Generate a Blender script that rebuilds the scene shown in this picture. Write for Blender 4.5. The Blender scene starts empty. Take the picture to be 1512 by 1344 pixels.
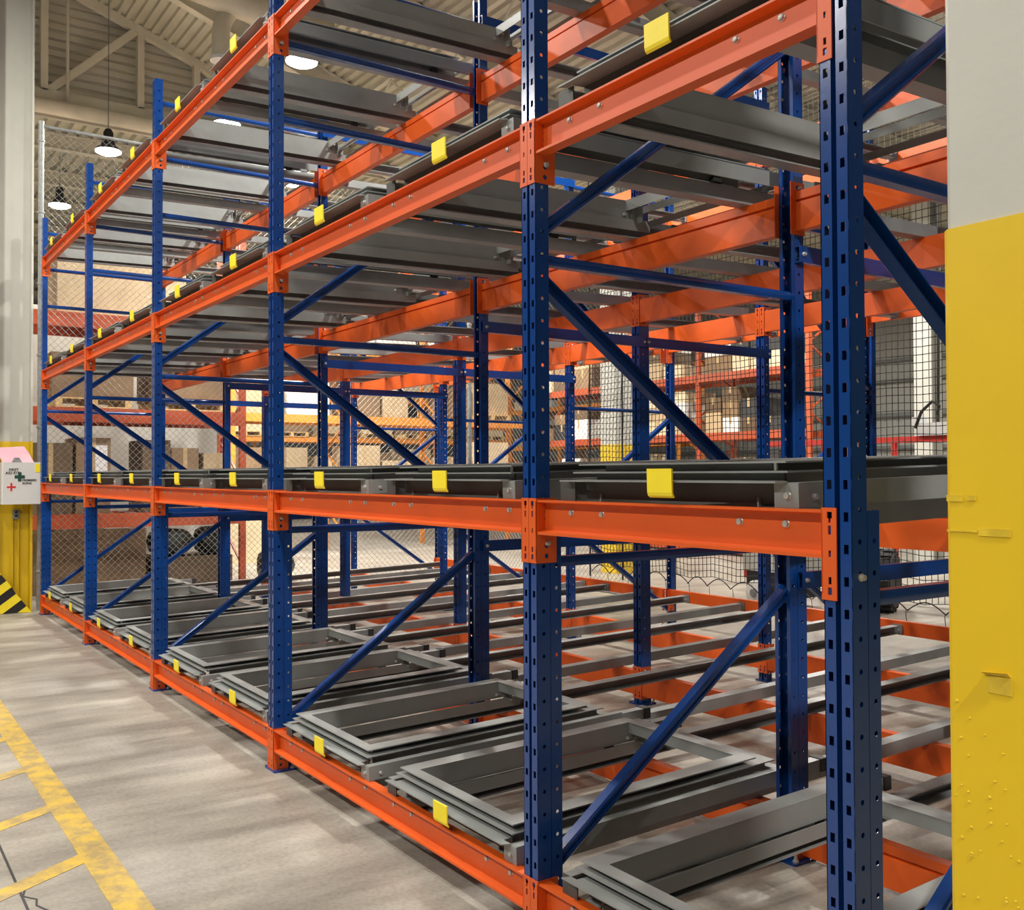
import bpy, math, random
from mathutils import Vector, Matrix
random.seed(7)
S = bpy.context.scene
COL = S.collection

# ------------------------------------------------------------------ camera
cam_d = bpy.data.cameras.new('camera')
cam = bpy.data.objects.new('camera', cam_d); COL.objects.link(cam); S.camera = cam
YAW, PITCH, ROLL, FPX = 0.60090, 0.018453, -0.0038921, 1458.96
_cy, _sy = math.cos(YAW), math.sin(YAW)
_d = Vector((-_cy*math.cos(PITCH), _sy*math.cos(PITCH), math.sin(PITCH)))
_r = Vector((_sy, _cy, 0)); _u = _r.cross(_d)
_c, _s = math.cos(ROLL), math.sin(ROLL)
_r2 = _c*_r + _s*_u; _u2 = -_s*_r + _c*_u
cam.matrix_world = Matrix(((_r2.x, _u2.x, -_d.x, 1.5843), (_r2.y, _u2.y, -_d.y, -2.0201), (_r2.z, _u2.z, -_d.z, 1.6508), (0, 0, 0, 1)))
cam_d.sensor_fit = 'HORIZONTAL'; cam_d.sensor_width = 36.0; cam_d.lens = FPX/1512*36.0
cam_d.clip_start = 0.02; cam_d.clip_end = 200

# ------------------------------------------------------------------ world, exposure
w = bpy.data.worlds.new('hall_air'); S.world = w; w.use_nodes = True
w.node_tree.nodes['Background'].inputs[0].default_value = (1.0, 0.97, 0.90, 1)
w.node_tree.nodes['Background'].inputs[1].default_value = 0.055
S.view_settings.view_transform = 'Standard'; S.view_settings.look = 'None'
S.view_settings.gamma = 1.0; S.view_settings.use_curve_mapping = False
S.view_settings.exposure = 0.05
LAMP_W = 430.0
LAMP_COL = (1.0, 0.965, 0.885)

# ------------------------------------------------------------------ materials
M = {}
def pmat(name, rgb, rough=0.5, metal=0.0, var=0.08, scale=6.0, bump=0.0, bscale=60.0, coat=0.0, stretch=(1, 1, 1)):
    m = bpy.data.materials.new(name); m.use_nodes = True
    nt = m.node_tree; b = nt.nodes['Principled BSDF']
    b.inputs['Roughness'].default_value = rough; b.inputs['Metallic'].default_value = metal
    b.inputs['Coat Weight'].default_value = coat; b.inputs['Coat Roughness'].default_value = 0.12
    tc = nt.nodes.new('ShaderNodeTexCoord'); mp = nt.nodes.new('ShaderNodeMapping')
    mp.inputs['Scale'].default_value = stretch
    nt.links.new(tc.outputs['Object'], mp.inputs['Vector'])
    n = nt.nodes.new('ShaderNodeTexNoise'); n.inputs['Scale'].default_value = scale; n.inputs['Detail'].default_value = 4
    nt.links.new(mp.outputs['Vector'], n.inputs['Vector'])
    r = nt.nodes.new('ShaderNodeValToRGB')
    lo = [c*(1-var) for c in rgb]; hi = [min(1, c*(1+var)) for c in rgb]
    r.color_ramp.elements[0].position = 0.3; r.color_ramp.elements[0].color = (*lo, 1)
    r.color_ramp.elements[1].position = 0.7; r.color_ramp.elements[1].color = (*hi, 1)
    nt.links.new(n.outputs['Fac'], r.inputs['Fac']); nt.links.new(r.outputs['Color'], b.inputs['Base Color'])
    if bump > 0:
        n2 = nt.nodes.new('ShaderNodeTexNoise'); n2.inputs['Scale'].default_value = bscale; n2.inputs['Detail'].default_value = 3
        nt.links.new(mp.outputs['Vector'], n2.inputs['Vector'])
        bp = nt.nodes.new('ShaderNodeBump'); bp.inputs['Strength'].default_value = bump; bp.inputs['Distance'].default_value = 0.01
        nt.links.new(n2.outputs['Fac'], bp.inputs['Height']); nt.links.new(bp.outputs['Normal'], b.inputs['Normal'])
    M[name] = m; return m
def emat(name, rgb, strength):
    m = bpy.data.materials.new(name); m.use_nodes = True
    b = m.node_tree.nodes['Principled BSDF']
    b.inputs['Base Color'].default_value = (*rgb, 1)
    b.inputs['Emission Color'].default_value = (*rgb, 1); b.inputs['Emission Strength'].default_value = strength
    M[name] = m; return m
pmat('blue', (0.003, 0.043, 0.215), 0.22, 0, 0.10, 3, 0.02, 30, 0.25)
pmat('orange', (0.670, 0.096, 0.008), 0.44, 0, 0.06, 4, 0.02, 40, 0.0)
pmat('cart_grey', (0.235, 0.246, 0.240), 0.36, 0.0, 0.10, 5, 0.02, 40)
pmat('rail_grey', (0.270, 0.280, 0.278), 0.38, 0.15, 0.12, 5, 0.02, 40)
pmat('dark_grey', (0.030, 0.030, 0.030), 0.55, 0, 0.2, 8)
pmat('shaded_charcoal', (0.055, 0.054, 0.051), 0.5, 0, 0.15, 6)
pmat('black', (0.010, 0.010, 0.010), 0.6, 0, 0.2, 8)
pmat('zinc', (0.46, 0.45, 0.43), 0.32, 0.35, 0.1, 20)
pmat('galvanised', (0.23, 0.24, 0.24), 0.45, 0.25, 0.2, 25)
pmat('tab_yellow', (0.90, 0.72, 0.02), 0.5, 0, 0.05, 10)
pmat('guard_yellow', (0.64, 0.43, 0.004), 0.5, 0, 0.05, 3, 0.04, 25)
pmat('column_grey', (0.46, 0.455, 0.41), 0.55, 0, 0.04, 3, 0.03, 60)
pmat('cream_steel', (0.66, 0.635, 0.53), 0.6, 0, 0.08, 3)
pmat('deck_steel', (0.55, 0.53, 0.43), 0.6, 0, 0.10, 2)
pmat('cladding', (0.56, 0.54, 0.46), 0.6, 0, 0.08, 1.5)
pmat('wall_paint', (0.38, 0.38, 0.35), 0.7, 0, 0.06, 1.0)
pmat('white_sheet', (0.80, 0.79, 0.75), 0.45, 0, 0.04, 5)
pmat('white_enamel', (0.66, 0.66, 0.65), 0.35, 0, 0.02, 5)
pmat('pink_paper', (0.82, 0.45, 0.52), 0.7, 0, 0.06, 20)
pmat('sign_green', (0.008, 0.060, 0.040), 0.5)
pmat('sign_red', (0.60, 0.015, 0.020), 0.5)
pmat('sign_black', (0.012, 0.012, 0.012), 0.5)
pmat('cardboard', (0.24, 0.15, 0.08), 0.8, 0, 0.12, 4, 0.03, 30)
pmat('cardboard_dark', (0.125, 0.078, 0.042), 0.8, 0, 0.15, 4, 0.03, 30)
pmat('cardboard_light', (0.50, 0.37, 0.22), 0.8, 0, 0.10, 4, 0.03, 30)
pmat('cream_board', (0.72, 0.58, 0.38), 0.8, 0, 0.08, 2)
pmat('kraft_wrap', (0.19, 0.112, 0.055), 0.7, 0, 0.25, 3, 0.25, 5)
pmat('tape', (0.50, 0.36, 0.19), 0.35, 0, 0.1, 10)
pmat('pallet_wood', (0.66, 0.45, 0.20), 0.8, 0, 0.2, 10, 0.05, 40, 0, (1, 8, 8))
pmat('rack_rust', (0.42, 0.070, 0.020), 0.5, 0, 0.12, 4)
pmat('rack_amber', (0.78, 0.28, 0.035), 0.5, 0, 0.12, 4)
pmat('rail_red', (0.56, 0.035, 0.022), 0.45, 0, 0.1, 4)
pmat('rubber', (0.010, 0.010, 0.011), 0.75, 0, 0.3, 12, 0.3, 30)
pmat('bag_green', (0.018, 0.022, 0.016), 0.5, 0, 0.4, 8, 0.5, 12)
pmat('wheel_white', (0.70, 0.70, 0.66), 0.5, 0, 0.1, 10)
pmat('duct_paint', (0.62, 0.58, 0.46), 0.55, 0, 0.06, 4)
pmat('paper_label', (0.72, 0.70, 0.70), 0.6, 0, 0.15, 30)
pmat('old_tape', (0.60, 0.42, 0.03), 0.3, 0, 0.2, 30)
emat('lens', (1.0, 0.98, 0.93), 22.0)

def floor_mat():
    m = bpy.data.materials.new('concrete'); m.use_nodes = True; nt = m.node_tree; b = nt.nodes['Principled BSDF']
    tc = nt.nodes.new('ShaderNodeTexCoord')
    def noise(sc, stretch, det=6, rough=0.6):
        mp = nt.nodes.new('ShaderNodeMapping'); mp.inputs['Scale'].default_value = stretch
        nt.links.new(tc.outputs['Object'], mp.inputs['Vector'])
        n = nt.nodes.new('ShaderNodeTexNoise'); n.inputs['Scale'].default_value = sc; n.inputs['Detail'].default_value = det
        n.inputs['Roughness'].default_value = rough
        nt.links.new(mp.outputs['Vector'], n.inputs['Vector']); return n
    a = noise(2.2, (2.2, 0.55, 1)); c = noise(0.7, (1, 1, 1)); g = noise(45, (1, 1, 1), 3)
    r1 = nt.nodes.new('ShaderNodeValToRGB')
    e = r1.color_ramp.elements; e[0].position = 0.30; e[0].color = (0.225, 0.208, 0.184, 1); e[1].position = 0.72; e[1].color = (0.415, 0.392, 0.352, 1)
    nt.links.new(a.outputs['Fac'], r1.inputs['Fac'])
    r2 = nt.nodes.new('ShaderNodeValToRGB')
    e = r2.color_ramp.elements; e[0].position = 0.35; e[0].color = (0.86, 0.82, 0.79, 1); e[1].position = 0.65; e[1].color = (1.08, 1.06, 1.0, 1)
    nt.links.new(c.outputs['Fac'], r2.inputs['Fac'])
    mx = nt.nodes.new('ShaderNodeMixRGB'); mx.blend_type = 'MULTIPLY'; mx.inputs['Fac'].default_value = 1
    nt.links.new(r1.outputs['Color'], mx.inputs[1]); nt.links.new(r2.outputs['Color'], mx.inputs[2])
    r3 = nt.nodes.new('ShaderNodeValToRGB')
    e = r3.color_ramp.elements; e[0].position = 0.35; e[0].color = (0.82, 0.82, 0.82, 1); e[1].position = 0.6; e[1].color = (1.05, 1.05, 1.05, 1)
    nt.links.new(g.outputs['Fac'], r3.inputs['Fac'])
    m2 = nt.nodes.new('ShaderNodeMixRGB'); m2.blend_type = 'MULTIPLY'; m2.inputs['Fac'].default_value = 0.8
    nt.links.new(mx.outputs['Color'], m2.inputs[1]); nt.links.new(r3.outputs['Color'], m2.inputs[2])
    nt.links.new(m2.outputs['Color'], b.inputs['Base Color'])
    b.inputs['Roughness'].default_value = 0.42
    bp = nt.nodes.new('ShaderNodeBump'); bp.inputs['Strength'].default_value = 0.12; bp.inputs['Distance'].default_value = 0.01
    nt.links.new(g.outputs['Fac'], bp.inputs['Height']); nt.links.new(bp.outputs['Normal'], b.inputs['Normal'])
    M['concrete'] = m
floor_mat()
def worn_paint():
    m = bpy.data.materials.new('floor_paint'); m.use_nodes = True; nt = m.node_tree; b = nt.nodes['Principled BSDF']
    tc = nt.nodes.new('ShaderNodeTexCoord')
    n = nt.nodes.new('ShaderNodeTexNoise'); n.inputs['Scale'].default_value = 9; n.inputs['Detail'].default_value = 8; n.inputs['Roughness'].default_value = 0.7
    nt.links.new(tc.outputs['Object'], n.inputs['Vector'])
    r = nt.nodes.new('ShaderNodeValToRGB')
    e = r.color_ramp.elements; e[0].position = 0.40; e[0].color = (0.34, 0.25, 0.11, 1); e[1].position = 0.60; e[1].color = (0.60, 0.40, 0.06, 1)
    nt.links.new(n.outputs['Fac'], r.inputs['Fac']); nt.links.new(r.outputs['Color'], b.inputs['Base Color'])
    b.inputs['Roughness'].default_value = 0.5; M['floor_paint'] = m
worn_paint()

# ------------------------------------------------------------------ mesh helpers
class MB:
    def __init__(s): s.v = []; s.f = []
    def quad(s, a, b, c, d):
        n = len(s.v); s.v += [tuple(a), tuple(b), tuple(c), tuple(d)]; s.f.append((n, n+1, n+2, n+3)); return s
    def box(s, x0, x1, y0, y1, z0, z1):
        n = len(s.v)
        s.v += [(x0, y0, z0), (x1, y0, z0), (x1, y1, z0), (x0, y1, z0), (x0, y0, z1), (x1, y0, z1), (x1, y1, z1), (x0, y1, z1)]
        s.f += [(n, n+3, n+2, n+1), (n+4, n+5, n+6, n+7), (n, n+1, n+5, n+4), (n+1, n+2, n+6, n+5), (n+2, n+3, n+7, n+6), (n+3, n, n+4, n+7)]
        return s
    def ring(s, sections, closed_ends=True, close_prof=True):
        n = len(s.v); k = len(sections[0])
        for sec in sections: s.v += [tuple(p) for p in sec]
        for i in range(len(sections)-1):
            a = n+i*k; b = a+k
            for j in range(k if close_prof else k-1):
                j2 = (j+1) % k
                s.f.append((a+j, a+j2, b+j2, b+j))
        if closed_ends and close_prof:
            s.f.append(tuple(n+j for j in reversed(range(k)))); s.f.append(tuple(n+(len(sections)-1)*k+j for j in range(k)))
        return s
    def bar(s, p, q, prof, up=(0, 0, 1)):
        """extrude a closed profile [(a,b)] from p to q; a = sideways, b = up"""
        p = Vector(p); q = Vector(q); d = (q-p).normalized(); up = Vector(up)
        sd = d.cross(up)
        if sd.length < 1e-5: sd = Vector((1, 0, 0))
        sd.normalize(); u2 = sd.cross(d)
        return s.ring([[p+sd*a+u2*b for a, b in prof], [q+sd*a+u2*b for a, b in prof]])
    def tube(s, pts, r, n=10, caps=True):
        pts = [Vector(p) for p in pts]; secs = []; ref = None
        for i, p in enumerate(pts):
            d = ((pts[min(i+1, len(pts)-1)]-pts[max(i-1, 0)])).normalized()
            if ref is None:
                ref = Vector((0, 0, 1)) if abs(d.z) < 0.9 else Vector((1, 0, 0))
            a = d.cross(ref).normalized(); b = a.cross(d); ref = b
            rr = r[i] if isinstance(r, (list, tuple)) else r
            secs.append([p+a*math.cos(t*2*math.pi/n)*rr+b*math.sin(t*2*math.pi/n)*rr for t in range(n)])
        return s.ring(secs, caps)
    def lathe(s, prof, n=20, c=(0, 0, 0), axis='z'):
        secs = []
        for r, h in prof:
            sec = []
            for t in range(n):
                a = t*2*math.pi/n; x, y = r*math.cos(a), r*math.sin(a)
                if axis == 'z': sec.append((c[0]+x, c[1]+y, c[2]+h))
                elif axis == 'y': sec.append((c[0]+x, c[1]+h, c[2]+y))
                else: sec.append((c[0]+h, c[1]+x, c[2]+y))
            secs.append(sec)
        return s.ring(secs)
    def mesh(s, name, mat, smooth=False, recalc=True):
        me = bpy.data.meshes.new(name); me.from_pydata(s.v, [], s.f); me.update()
        import bmesh
        bm = bmesh.new(); bm.from_mesh(me); bmesh.ops.remove_doubles(bm, verts=bm.verts, dist=1e-5)
        if recalc: bmesh.ops.recalc_face_normals(bm, faces=bm.faces)
        bm.to_mesh(me); bm.free()
        if mat: me.materials.append(M[mat])
        if smooth:
            me.polygons.foreach_set('use_smooth', [True]*len(me.polygons))
            try: me.set_sharp_from_angle(angle=math.radians(40))
            except Exception: pass
        return me
    def build(s, name, mat, parent=None, smooth=False):
        return link(name, s.mesh(name, mat, smooth), parent)
def link(name, me, parent=None, loc=None, rotz=0):
    o = bpy.data.objects.new(name, me); COL.objects.link(o)
    if parent: o.parent = parent
    if loc is not None: o.location = loc
    if rotz: o.rotation_euler = (0, 0, rotz)
    return o
def thing(name, label, cat, loc=(0, 0, 0), group=None, rotz=0):
    o = bpy.data.objects.new(name, None); COL.objects.link(o); o.location = loc; o.rotation_euler = (0, 0, rotz)
    o.empty_display_size = 0.1
    return tag(o, label, cat, group)
def tag(o, label, cat, group=None, kind=None):
    if label: o['label'] = label
    if cat: o['category'] = cat
    if group: o['group'] = group
    if kind: o['kind'] = kind
    return o
def struct(o, label=None):
    o['kind'] = 'structure'
    if label: o['label'] = label
    return o
def solid(me, t):
    """give a sheet mesh real thickness"""
    o = bpy.data.objects.new('tmp', me); COL.objects.link(o)
    md = o.modifiers.new('s', 'SOLIDIFY'); md.thickness = t; md.offset = -1
    dg = bpy.context.evaluated_depsgraph_get(); r = bpy.data.meshes.new_from_object(o.evaluated_get(dg))
    bpy.data.objects.remove(o); r.name = me.name; return r
def chamfer_box(mb, x0, x1, y0, y1, z0, z1, c=0.01):
    prof = [(x0+c, y0), (x1-c, y0), (x1, y0+c), (x1, y1-c), (x1-c, y1), (x0+c, y1), (x0, y1-c), (x0, y0+c)]
    return mb.ring([[(x, y, z0) for x, y in prof], [(x, y, z1) for x, y in prof]])
ORD = ['first', 'second', 'third', 'fourth', 'fifth', 'sixth']


# ================================================================== THE SETTING
FLOOR = struct(MB().box(-45, 9, -11, 24, -0.2, 0).build('floor', 'concrete'), 'grey-beige worn concrete warehouse floor')
MB().box(-45, 9, -1.408, -1.398, 0, 0.0015).build('expansion_joint', 'dark_grey', FLOOR)
pts = [(-2.86, -1.40), (-2.78, -1.385), (-2.72, -1.40), (-2.66, -1.36), (-2.60, -1.37), (-2.5, -1.33)]
ck = MB()
for a, b in zip(pts, pts[1:]):
    ck.bar((a[0], a[1], 0.001), (b[0], b[1], 0.001), [(-.004, -.0005), (.004, -.0005), (.004, .0008), (-.004, .0008)])
ck.build('crack', 'dark_grey', FLOOR)
# painted aisle marking
tag(MB().box(-11.3, 7.5, -1.135, -1.005, 0, 0.002).build('floor_stripe', 'floor_paint'),
    'long worn yellow stripe painted on the concrete floor along the aisle', 'floor marking')
for k in range(13):
    x = 1.63-0.78*k
    mb = MB()
    a = [(x, -1.135), (x+.115, -1.135), (x+.115+.42, -1.80), (x+.42, -1.80)]
    mb.ring([[(q[0], q[1], 0.0005) for q in a], [(q[0], q[1], 0.002) for q in a]])
    tag(mb.build('floor_hatch_bar', 'floor_paint'), 'short slanting yellow bar painted on the floor, branching off the long aisle stripe', 'floor marking', 'hatch bars of the aisle marking')

# roof deck: ribbed sheet sloping down across the hall, ribs run along the aisle
def roof_z(y): return 9.64-0.352*(y-1.49) if y < 9 else 6.997
mb = MB(); prof = []
y = -11.0
while y < 24:
    for dy, dz in ((0, 0), (.06, 0), (.075, .05), (.125, .05)):
        prof.append((y+dy, roof_z(y+dy)+dz))
    y += 0.14
prof2 = [(a, b+0.08) for a, b in reversed(prof)]
full = prof+prof2
mb.ring([[(-16.0, a, b) for a, b in full], [(9, a, b) for a, b in full]], closed_ends=False)
CEIL = struct(mb.build('ceiling', 'deck_steel'), 'cream ribbed steel roof deck')
# roof beams (I-sections lying on the slope) under the deck
def ibeam(mb, p, q, h=.34, wd=.16, t=.02):
    P = [(-wd/2, -h), (wd/2, -h), (wd/2, -h+t), (t/2, -h+t), (t/2, -t), (wd/2, -t), (wd/2, 0), (-wd/2, 0), (-wd/2, -t), (-t/2, -t), (-t/2, -h+t), (-wd/2, -h+t)]
    return mb.bar(p, q, P)
for i, x in enumerate((-13.9, -10.9, -7.9, -4.9, -1.9, 1.1, 4.1)):
    o = MB(); ibeam(o, (x, -11, roof_z(-11)), (x, 9, roof_z(9)))
    tag(o.build('roof_beam', 'cream_steel'), 'cream steel roof beam sloping under the ribbed deck', 'beam', 'sloping roof beams')
    o = MB(); ibeam(o, (x, 9.05, 6.99), (x, 24, 6.99))
    tag(o.build('roof_joist', 'cream_steel'), 'level cream steel joist under the flat rear roof deck', 'beam', 'level roof joists')
for y in (0.2, 5.2):
    t_ = thing('roof_purlin', 'lattice purlin of two cream chords with zigzag bars, %s' % ('over the front of the rack' if y < 1 else 'over the back of the rack'), 'beam', (0, y, roof_z(y)-.36))
    MB().box(-15.9, 8, -.04, .04, -.08, 0).build('top_chord', 'cream_steel', t_)
    MB().box(-15.9, 8, -.04, .04, -.62, -.55).build('bottom_chord', 'cream_steel', t_)
    zz = MB(); n = 40
    for k in range(n):
        x0 = -15.9+k*23.9/n; x1 = x0+23.9/n
        za, zb = (-.08, -.55) if k % 2 == 0 else (-.55, -.08)
        zz.bar((x0, 0, za), (x1, 0, zb), [(-.012, -.012), (.012, -.012), (.012, .012), (-.012, .012)])
    zz.build('web_bars', 'cream_steel', t_)

# bulkhead wall of lapped cladding above a truss, lower hall behind it
mb = MB(); prof = [(0, 7.60)]
z = 7.60
while z < 13.2:
    prof += [(0.03, z), (0.03, z+.105), (0.0, z+.125), (0.0, z+.15)]; z += .15
back = [(-.05, zz_) for _, zz_ in reversed(prof)]
full = prof+back
mb.ring([[(-16.25+a, -11, b) for a, b in full], [(-16.25+a, 9.0, b) for a, b in full]], closed_ends=False)
struct(mb.build('wall_bulkhead', 'cladding'), 'cream lapped cladding wall above the truss')
BX = -16.0
tr = thing('roof_truss', 'cream steel truss in front of the cladding, with diagonal and upright members', 'truss', (BX, 0, 0))
MB().box(-.07, .07, -11, 9, 7.78, 7.97).build('bottom_chord', 'cream_steel', tr)
def member(y0, z0, y1, z1, w_=.10, name='member'):
    tk = {'top_chord': .062, 'upright_member': .055, 'diagonal_member': .046}[name]
    MB().bar((0, y0, z0), (0, y1, z1), [(-tk, -w_/2), (tk, -w_/2), (tk, w_/2), (-tk, w_/2)], up=(1, 0, 0) if abs(y1-y0) < 1e-6 else (0, 0, 1)).build(name, 'cream_steel', tr)
member(-8, roof_z(-8)-.05, 8.8, roof_z(8.8)-.05, .14, 'top_chord')
for yv in (-2.6, .76, 2.28, 3.24, 5.0, 6.6):
    member(yv, 7.95, yv, roof_z(yv)-.1, .14, 'upright_member')
for a, b in (((.82, 7.95), (2.28, 9.36)), ((3.28, 8.95), (5.0, 7.97)), ((5.0, 7.97), (6.6, 7.85)), ((-2.6, 7.95), (.74, 9.85))):
    member(*a, *b, .12, 'diagonal_member')
MB().tube([(.12, 1.10, 7.7), (.12, 1.10, 10.4)], .025).build('hanger_rod', 'cream_steel', tr)
cb = MB()
prof = [(.09*math.cos(t*math.pi/6), .13*math.sin(t*math.pi/6)) for t in range(12)]
cb.bar((BX+.25, -11, 7.62), (BX+.25, 9, 7.62), prof)
tag(cb.build('roof_header_pipe', 'cream_steel', None, True), 'thick cream pipe running along the foot of the truss', 'pipe')
mb = MB(); prof = []
y = -11.0
while y < 24:
    for dy, dz in ((0, 0), (.09, 0), (.11, .07), (.19, .07)): prof.append((y+dy, 8.05+dz))
    y += .22
full = prof+[(a, b+.08) for a, b in reversed(prof)]
mb.ring([[(-45, a, b) for a, b in full], [(-16.4, a, b) for a, b in full]], closed_ends=False)
struct(mb.build('ceiling', 'deck_steel'), 'lower ribbed roof deck beyond the truss')
for x in (-18.4, -20.9, -23.4, -25.9, -28.4, -30.9, -33.4, -35.9):
    o = MB(); ibeam(o, (x, -11, 8.04), (x, 24, 8.04), .30, .16)
    tag(o.build('roof_beam', 'cream_steel'), 'level cream steel beam under the lower roof beyond the truss', 'beam', 'beams of the lower roof')
for y in (-2.2, .4, 3.0, 5.6, 8.2):
    tag(MB().box(-44, -16.5, y-.05, y+.05, 7.58, 7.735).build('roof_strut', 'cream_steel'), 'long cream strut under the beams of the lower roof', 'strut', 'struts of the lower roof')
# far walls
mb = MB(); xs_ = []
x = -45.0
while x < 9:
    xs_ += [(x, 23.6), (x+.30, 23.6), (x+.33, 23.64), (x+.40, 23.64)]; x += .43
full = xs_+[(a, 24.0) for a, b in reversed(xs_)]
mb.ring([[(a, b, 0) for a, b in full], [(a, b, 8.2) for a, b in full]], closed_ends=False)
WB = struct(mb.build('wall_back', 'wall_paint'), 'grey ribbed back wall with horizontal pipes')
struct(MB().box(-45.2, -44.8, -11, 24, 0, 8.2).build('wall_end', 'wall_paint'), 'grey far end wall')
for z, r in ((2.35, .06), (3.3, .07), (4.3, .05), (4.9, .05)):
    tag(MB().tube([(-30, 23.45, z), (9, 23.45, z)], r).build('wall_pipe', 'galvanised', None, True),
        'grey horizontal pipe fixed along the back wall', 'pipe', 'pipes along the back wall')

# building columns
def right_column():
    t_ = thing('building_column', 'broad steel column face, grey above and safety yellow below, standing beside the rack end', 'column', (0.61, -0.45, 0))
    a = MB(); chamfer_box(a, 0, .62, 0, .5, 2.065, 11.0, .012); a.build('upper_shaft', 'column_grey', t_)
    b = MB(); chamfer_box(b, -.004, .624, -.004, .504, 0, 2.065, .012); b.build('painted_base', 'guard_yellow', t_)
    def strip(n, x0, x1, z0, z1, th=.0015): MB().box(x0-.61, x1-.61, -.004-th, -.003, z0, z1).build(n, 'old_tape', t_)
    strip('tape_scrap', .612, .640, 1.600, 1.611); strip('tape_scrap', .648, .664, 1.602, 1.611)
    strip('tape_scrap', .612, .667, 1.549, 1.552); strip('tape_scrap', .668, .722, 1.544, 1.557)
    strip('tape_flap', .680, .722, 1.288, 1.316)
    f = MB(); f.ring([[(.066, -.005, 1.316), (.110, -.005, 1.318), (.110, -.0035, 1.318), (.066, -.0035, 1.316)],
                      [(.064, -.016, 1.322), (.108, -.012, 1.325), (.108, -.0105, 1.325), (.064, -.0145, 1.322)]]); f.build('curled_film', 'old_tape', t_)
    random.seed(11)
    for k in range(34):
        x = random.uniform(.01, .145); z = random.uniform(.92, 1.27); r = random.uniform(.0012, .003)
        MB().lathe([(r, 0), (r*.9, -.0012), (r*.3, -.0016)], 7, (x, -.004, z), 'y').build('paint_chip', 'old_tape', t_)
right_column()
def h_column(loc, label, web_y0, web_y1, zt=8.0, yel=2.06):
    t_ = thing('building_column', label, 'column', loc)
    for nm, mt, z0, z1, g in (('upper_shaft', 'column_grey', yel, zt, 0), ('painted_base', 'guard_yellow', 0, yel, .002)):
        m = MB()
        m.box(-.012-g, .012+g, web_y0, web_y1, z0, z1)
        m.box(-.17-g, .17+g, web_y0-.022-g, web_y0+g, z0, z1); m.box(-.17-g, .17+g, web_y1-g, web_y1+.022+g, z0, z1)
        m.build(nm, mt, t_)
    return t_
LC = h_column((-11.78, 0, 0), 'grey steel H-column with yellow base behind the first aid box', -.46, -.06)
# conduit and outlet on the left column web
cx = -11.765
o = thing('wall_outlet', 'small grey outlet box with twin conduits on the yellow column', 'outlet', (cx, -.20, 1.12))
MB().box(0, .06, -.035, .035, 0, .11).build('box', 'galvanised', o)
for k in (.025, .07): MB().box(.055, .066, -.016, .016, k, k+.025).build('socket', 'black', o)
for dy in (-.035, .03): MB().tube([(.02, dy, -1.1), (.02, dy, .0)], .012, 8).build('conduit', 'guard_yellow', o, True)
# hazard plate at the foot of the left column
hz = thing('hazard_guard', 'black and yellow striped triangular guard plate at the column foot', 'guard', (-11.55, -.05, 0))
def tri_clip(c0, c1):
    # stripe between two slanted lines z = (y + c)*1.0 clipped to the triangle y in [-.95,0], 0<=z<=-1.45*y
    def line(c):
        pts_ = []
        for k in range(0, 101):
            y = -.95+k*.95/100; z = (y+c)*0.75
            if 0 <= z <= -1.45*y: pts_.append((y, z))
        return (pts_[0], pts_[-1]) if pts_ else None
    return line(c0), line(c1)
N = 9
for k in range(N):
    a, b = tri_clip(.0+k*.16, .0+(k+1)*.16)
    if a and b:
        poly = [a[0], a[1], b[1], b[0]]
    elif a or b:
        continue
    else: continue
    m = MB(); m.ring([[(0, y, z) for y, z in poly], [(.012, y, z) for y, z in poly]])
    m.build('stripe', 'tab_yellow' if k % 2 == 0 else 'black', hz)
m = MB(); m.ring([[(-.03, -.95, 0), (-.03, 0, 0), (-.03, -.95, 1.38)], [(0, -.95, 0), (0, 0, 0), (0, -.95, 1.38)]]); m.build('backing_plate', 'guard_yellow', hz)

# first aid box
fa = thing('first_aid_box', 'white first aid box with green and red crosses and a pink form on top', 'first aid kit', (-11.42, -.47, 1.305))
bx = MB(); chamfer_box(bx, -.16, 0, .075, .50, 0, .50, .01); BXO = bx.build('cabinet', 'white_enamel', fa)
pk = MB(); pk.ring([[(-.01, .08, .50), (-.01, .42, .50), (-.006, .42, .50), (-.006, .08, .50)], [(-.12, .02, .67), (-.12, .33, .69), (-.116, .33, .692), (-.116, .02, .672)]])
pk.build('pink_form', 'pink_paper', fa)
pk = MB(); pk.ring([[(-.03, .20, .505), (-.03, .42, .505), (-.028, .42, .505), (-.028, .20, .505)], [(-.08, .22, .60), (-.08, .36, .64), (-.078, .36, .642), (-.078, .22, .602)]])
pk.build('pink_sheet', 'pink_paper', fa)
m = MB(); m.ring([[(-.06, .18, .50), (.002, .18, .50), (.002, .29, .50), (-.06, .29, .50)], [(-.05, .21, .555), (-.01, .21, .555), (-.01, .26, .555), (-.05, .26, .555)]]); m.build('clip', 'galvanised', fa)
MB().box(0, .004, .43, .485, .38, .48).build('yellow_sticker', 'tab_yellow', fa)
def cross(nm, mat, y, z, L, t): MB().box(0, .003, y-L/2, y+L/2, z-t/2, z+t/2).box(0, .0032, y-t/2, y+t/2, z-L/2, z+L/2).build(nm, mat, fa)
cross('green_cross', 'sign_green', .265, .325, .110, .038); cross('red_cross', 'sign_red', .175, .205, .095, .020)
def text(s, loc, size, mat, parent, name, rz=math.pi/2, bold=0.0008):
    c = bpy.data.curves.new('t', 'FONT'); c.body = s; c.size = size; c.extrude = .001; c.offset = bold
    o = bpy.data.objects.new('t', c); COL.objects.link(o)
    me = bpy.data.meshes.new_from_object(o.evaluated_get(bpy.context.evaluated_depsgraph_get()))
    bpy.data.objects.remove(o); me.materials.clear(); me.materials.append(M[mat])
    q = link(name, me, parent, loc); q.rotation_euler = (math.pi/2, 0, rz); return q
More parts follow.
